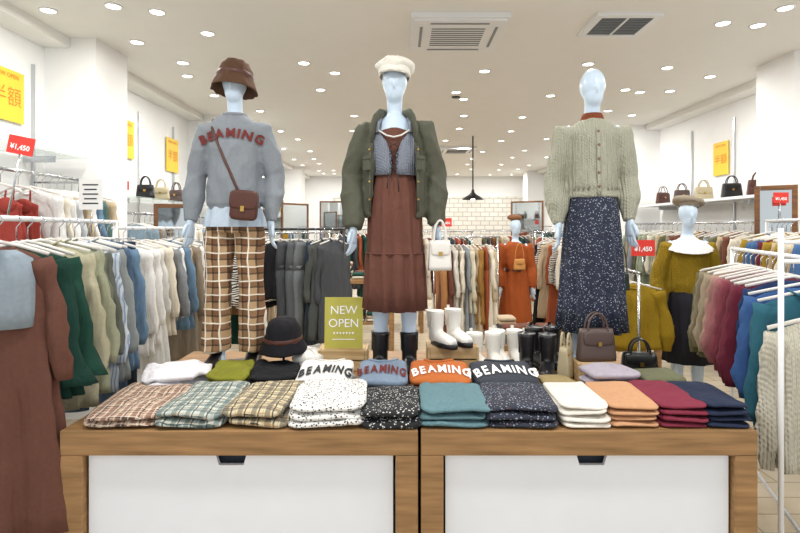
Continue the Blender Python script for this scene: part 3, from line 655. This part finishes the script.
rack('wall_clothing_rail',(-2.52,7.95),(-2.52,10.2),1.6,rnd(['top','shirt','dress','coat'],[BLKF,DGR,TAU,BRN,NAV,CRM],18),CHROME,wallmount=-.36)
rack('wall_clothing_rail',(-2.52,11),(-2.52,13.2),1.6,rnd(['top','shirt','dress'],PL+PR,16),CHROME,wallmount=-.36)
rack('wall_clothing_rail',(3.5,5.25),(3.5,7.85),1.62,rnd(['top','knit','shirt','coat'],[OLV,MUS,BEI,CRM,TAU,GRY,SAGE,BRN],22),CHROME,wallmount=.36)
rack('wall_clothing_rail',(3.5,8.7),(3.5,11.2),1.6,rnd(['top','knit','shirt','dress'],PR+PL,18),CHROME,wallmount=.36)
rack('wall_clothing_rail',(3.5,12),(3.5,14.2),1.6,rnd(['top','dress'],PR+PL,14),CHROME,wallmount=.36)
rack('clothing_rack',(-1.42,4.95),(-.62,5.35),1.55,[('top',ZB),('top',BLKF),('top',ZB),('knit',BLKF),('pants',DGR),('pants',F('#55595d')),('pants',F('#6d7173')),('pants',DEND),('coat',F('#4a4d4b')),('coat',DGR)],BLK,ang=-1.0)
rack('clothing_rack',(-1.5,6.6),(-.9,7.4),1.5,rnd(['shirt','coat','dress'],[BLKF,NAV,DGR,TAU,GRN],9),CHROME,ang=.0)
rack('clothing_rack',(-2.0,5.6),(-1.6,6.4),1.5,rnd(['shirt','knit','dress'],[BEI,CRM,F('#8c6a4a'),GRN,TAU],8),CHROME)
rack('clothing_rack',(.48,6.6),(1.15,6.6),1.45,[('pants',F('#a8774c')),('dress',BRN),('shirt',F('#cbc7be')),('pants',TAU),('dress',CRM),('dress',GRY),('shirt',F('#c7bfab')),('dress',BEI),('coat',F('#96703a')),('pants',RUST),('dress',CRM),('shirt',F('#b7a78a'))],CHROME,ang=.25)
rack('clothing_rack',(2.02,7.4),(2.25,6.8),1.5,[('dress',BLKF),('top',ZB),('coat',BEI),('dress',RUST),('top',ZB),('coat',CRM)],CHROME)
rack('clothing_rack',(.1,9.3),(1.2,9.3),1.5,rnd(['dress','top','coat'],[F('#a5452f'),BRN,CRM,GRN,DGR,RUST],12),CHROME,ang=.3)
rack('clothing_rack',(-1.3,10.3),(-.3,10.3),1.55,rnd(['dress','top','coat'],[F('#a5452f'),BLKF,CRM,GRN,DGR,RUST],11),CHROME,ang=.3)
rack('clothing_rack',(2.4,9.2),(3.0,9.2),1.5,rnd(['dress','top'],PR,8),CHROME,ang=.3)
rack('clothing_rack',(1.6,11.5),(2.8,11.5),1.5,rnd(['dress','top'],PR,12),CHROME,ang=.3)
def sideframe(b):
    b.tube([(1.60,2.24,.02),(1.60,2.24,1.56)],.011,WMET,12); b.tube([(1.60,2.24,1.42),(1.82,2.2,1.42)],.009,WMET,8)
    b.box((1.6,2.24,.01),(.12,.3,.02),WMET); b.tube([(1.60,2.24,1.5),(1.78,2.2,1.50)],.008,WMET,8)
rack('clothing_rack',(1.80,2.25),(2.26,3.6),1.42,[('knit',F('#c4c0b0',22),.03,-.12,1.22),('shirt',F('#2f6070'),.12,-.05),('knit',F('#38588a'),.19,-.03),('top',F('#23375c'),.26),('knit',F('#5e2031'),.33),('knit',F('#70303d'),.40),('knit',F('#662c39'),.47),('knit',F('#7b3a45'),.54),('knit',F('#8f5c5e'),.61),('knit',F('#9c7a70'),.68),('top',F('#a38b74'),.75),('knit',F('#938671'),.82),('top',F('#506068'),.88),('knit',F('#857b66'),.94),('top',OLV,1.0)],WMET,jit=.05,extra=sideframe)
rack('clothing_rack',(2.75,3.3),(3.05,4.4),1.62,rnd(['knit','top','coat'],[MUS,BEI,MAR,OLV,CRM,BLU],10),WMET)
rack('clothing_rack',(1.93,4.35),(2.0,4.85),1.2,[('knit',F('#94791f')),('knit',F('#a0842a')),('top',F('#94791f'))],CHROME)
def pricetag(x,y,z,w=.17,rot=(0,0,0),pole=0):
    b=B(); b.box((0,0,0),(w,.004,w*.68),RED); b.text('¥1,450',w*.27,Matrix.Translation((0,-.004,-.01))@FRONT,INKW,.02)
    if pole: b.tube([(0,.006,-w*.3),(0,.006,-pole)],.005,CHROME,6)
    b.obj('price_sign',None,(x,y,z),rot)
pricetag(-1.72,2.42,1.935,.12,(0,.2,0),.33); pricetag(1.96,4.3,1.40,.19,(0,.0,0),.2); pricetag(.55,6.45,1.63,.15,(0,0,0),.17); pricetag(3.0,4.2,1.8,.12,(0,0,0),.18); pricetag(-.8,9.6,1.75,.2); pricetag(-2.55,4.9,1.95,.12)
b=B(); b.box((0,0,0),(.15,.006,.2),PAPER)
for i in range(5): b.box((0,-.005,.06-.03*i),(.1-.02*(i%2),.002,.008),INKD)
b.tube([(0,.006,-.08),(0,.006,-.25)],.005,CHROME,6); b.obj('notice_card',None,(-2.0,3.45,1.78))
bag('hanging_bag',1.78,4.3,1.06,.14,.15,.07,LEATH_G,.2,.22,True,None,True)
# ---------------------------------------------------------------- background mannequins
def bgman(x,y,rz,sc=1):
    e=emp('mannequin',(x,y,0.0),rz); e.scale=(sc,sc,sc)
    A=[[(-.16,0,1.405),(-.22,.03,1.13),(-.215,-.04,.87)],[(.16,0,1.405),(.22,.03,1.13),(.215,-.04,.87)]]; body(e,A,.08); return e,A
m4,A=bgman(2.40,4.45,-.15)
mu=F('#8f761f',24,.4)
b=B(); b.loft([ring(0,0,z,x,y,26) for z,x,y in ((1.47,.08,.07),(1.43,.14,.1),(1.39,.155,.11),(1.2,.152,.125),(1.08,.155,.13),(1.02,.145,.12))],mu)
for i in (0,1): sleeve(b,A[i],[.06,.07,.07,.066,.075,.036],mu)
linkm(fuse(b,'mustard_sweater',mu,.009,3,.012,8,4,4,.4),'mustard_sweater',m4)
b=B(); b.loft([ring(0,0,z,x,y,60,9,a,z) for z,x,y,a in ((1.08,.13,.11,0),(.9,.155,.13,.01),(.7,.17,.14,.04),(.45,.185,.155,.06))],F('#23232a')); 
for i in range(6): b.ell((.02,-.16+.02*(i<3),.95-.08*i),(.009,.01,.009),GOLD,8,6)
b.obj('denim_skirt',m4)
b=B(); rs=[]
for r,z in ((.052,1.49),(.085,1.465),(.135,1.45),(.175,1.42),(.185,1.40)): rs.append([Vector((r*(1+.05*(r>.165)*math.sin(18*t))*math.cos(t),r*.85*math.sin(t)-.01,z-.05*abs(math.sin(t))*(r>.12))) for t in [2*pi*i/72 for i in range(72)]])
b.loft(rs,WH,False); b.obj('lace_collar',m4)
b=B(); b.sup((0,.02,.02),(.125,.125,.045),F('#8f8473'),.9,1,28,10,.012,14,2); b.lathe([(.072,-.03),(.085,.0)],F('#8f8473'),n=24,sc=(1,1.15)); b.obj('beret',m4,(.01,.0,1.765),(-.12,.18,0))
m5,A=bgman(1.45,6.7,.05,.94)
og=F('#9c4f26',0,.5)
b=B(); b.loft([ring(0,0,z,x,y,26) for z,x,y in ((1.48,.07,.065),(1.43,.14,.1),(1.2,.145,.12),(1.1,.125,.11),(.9,.165,.14),(.6,.21,.17),(.42,.24,.19))],og)
for i in (0,1): sleeve(b,A[i],[.06,.07,.066,.068,.078,.04],og)
linkm(fuse(b,'orange_dress',og,.012,3,.02,10,2,4),'orange_dress',m5)
b=B(); b.lathe([(.13,0),(.137,.02),(.133,.04)],LEATH_B,(0,0,1.08),24,(1,.86)); b.obj('belt',m5); bag('shoulder_bag',.0,-.2,1.12,.16,.14,.06,F('#c08a50'),.2,.2,True,m5,True)
b=B(); b.sup((0,.015,.025),(.1,.11,.035),F('#7a5236'),.8,1,24,10,.01,14,2); b.obj('beret',m5,(0,.02,1.775),(.12,0,0))
# ---------------------------------------------------------------- background fixtures
def btable(x,y,w,d,h,cols,shelf=True):
    e=emp('display_table',(x,y,0)); b=B(); b.box((0,0,h-.025),(w,d,.05),OAK)
    for sx in (-1,1):
        for sy in (-1,1): b.box((sx*(w/2-.03),sy*(d/2-.03),(h-.05)/2),(.06,.06,h-.05),OAK)
    if shelf: b.box((0,0,h*.45),(w-.06,d-.06,.03),OAK)
    b.obj('frame',e,bevel=.003); n=len(cols); b=B()
    for i,c in enumerate(cols):
        for z in ((h,h*.45+.015) if shelf else (h,)):
            for row in (-1,1):
                hh=R.randint(2,5)
                for k in range(hh): b.sup((-w/2+w*(i+.5)/n,row*d*.23,z+.02+.036*k),(w/n*.44,d*.2,.02),R.choice(cols),.55,.3,20,6,.004,9,i*5+k)
    b.obj('folded_clothes',e)
btable(-.5,6.6,.85,.6,.95,[CRM,BRN,BLKF,GRN,BEI]); btable(.0,8.2,.7,.6,.8,[WH,DGR,MUS,NAV]); btable(2.3,5.9,.9,.6,.8,[BEI,OLV,DGR,CRM]); btable(.3,12.5,1.6,.7,.9,[WH,BRN,DGR,MUS,BEI,RUST])
btable(1.2,4.6,.7,.5,.6,[DGR,BRN,BEI,CRM],False)
for x,y,z,c,k in ((-2.6,5.45,1.868,LEATH_BK,.75),(-2.6,5.8,1.868,LEATH_BE,.75),(-2.6,6.2,1.868,LEATH_T,.75),(-2.6,6.6,1.868,LEATH_W,.75),(-2.6,8.3,1.908,LEATH_B,1),(-2.6,8.8,1.908,LEATH_BK,1),(3.7,5.5,1.897,LEATH_B,.9),(3.7,5.95,1.897,LEATH_BK,.9),(3.7,6.5,1.897,LEATH_BE,.9),(3.7,7.0,1.897,LEATH_T,.9),(3.7,7.5,1.897,LEATH_B,.9),(3.7,9,1.897,LEATH_B,1),(3.7,9.6,1.897,LEATH_BK,1)):
    bag('handbag',x,y,z,.24*k,.18*k,.1*k,c,R.uniform(-.4,.4),.09)
def mirror(x,y,z0,w,h,rz):
    b=B(); b.box((0,0,h/2),(w-.06,.012,h-.06),MIR)
    for s in (-1,1): b.box((s*(w/2-.02),0,h/2),(.04,.04,h),OAK2); b.box((0,0,h/2+s*(h/2-.02)),(w-.082,.04,.04),OAK2)
    b.box((0,.09,h*.3),(.03,.03,h*.62),OAK2,(.25,0,0))
    b.obj('standing_mirror',None,(x,y,z0),(0,0,rz),bevel=.003)
mirror(3.17,4.5,0,.3,1.92,-.6)
mirror(-2.25,5.3,0,.36,1.8,.5); mirror(-2.3,9.2,0,.7,2.05,.9); mirror(-2.3,11.6,0,.8,2.1,.9); mirror(2.9,8.6,0,.5,2.0,-.6); mirror(-1.7,14.6,0,1.0,2.3,0); mirror(3.0,12.6,0,.8,2.2,-.6)
b=B(); b.box((0,0,.5),(1.8,.5,1.0),WHITE); b.box((0,0,1.02),(1.9,.6,.04),OAK); b.box((.5,0,1.2),(.35,.03,.26),BLK); b.box((.5,0,1.06),(.12,.1,.05),BLK); b.obj('cash_counter',None,(-.6,14.2,0),bevel=.005)
# ---------------------------------------------------------------- camera
cam=D.cameras.new('camera'); co=D.objects.new('camera',cam); COL.objects.link(co); co.location=(0,0,1.56); co.rotation_euler=(pi/2,0,0)
cam.lens=24; cam.sensor_width=36; cam.shift_y=-.048; cam.clip_start=.05; SC.camera=co
SC.view_settings.view_transform='Standard'; SC.view_settings.exposure=0
print('objects',len(D.objects))
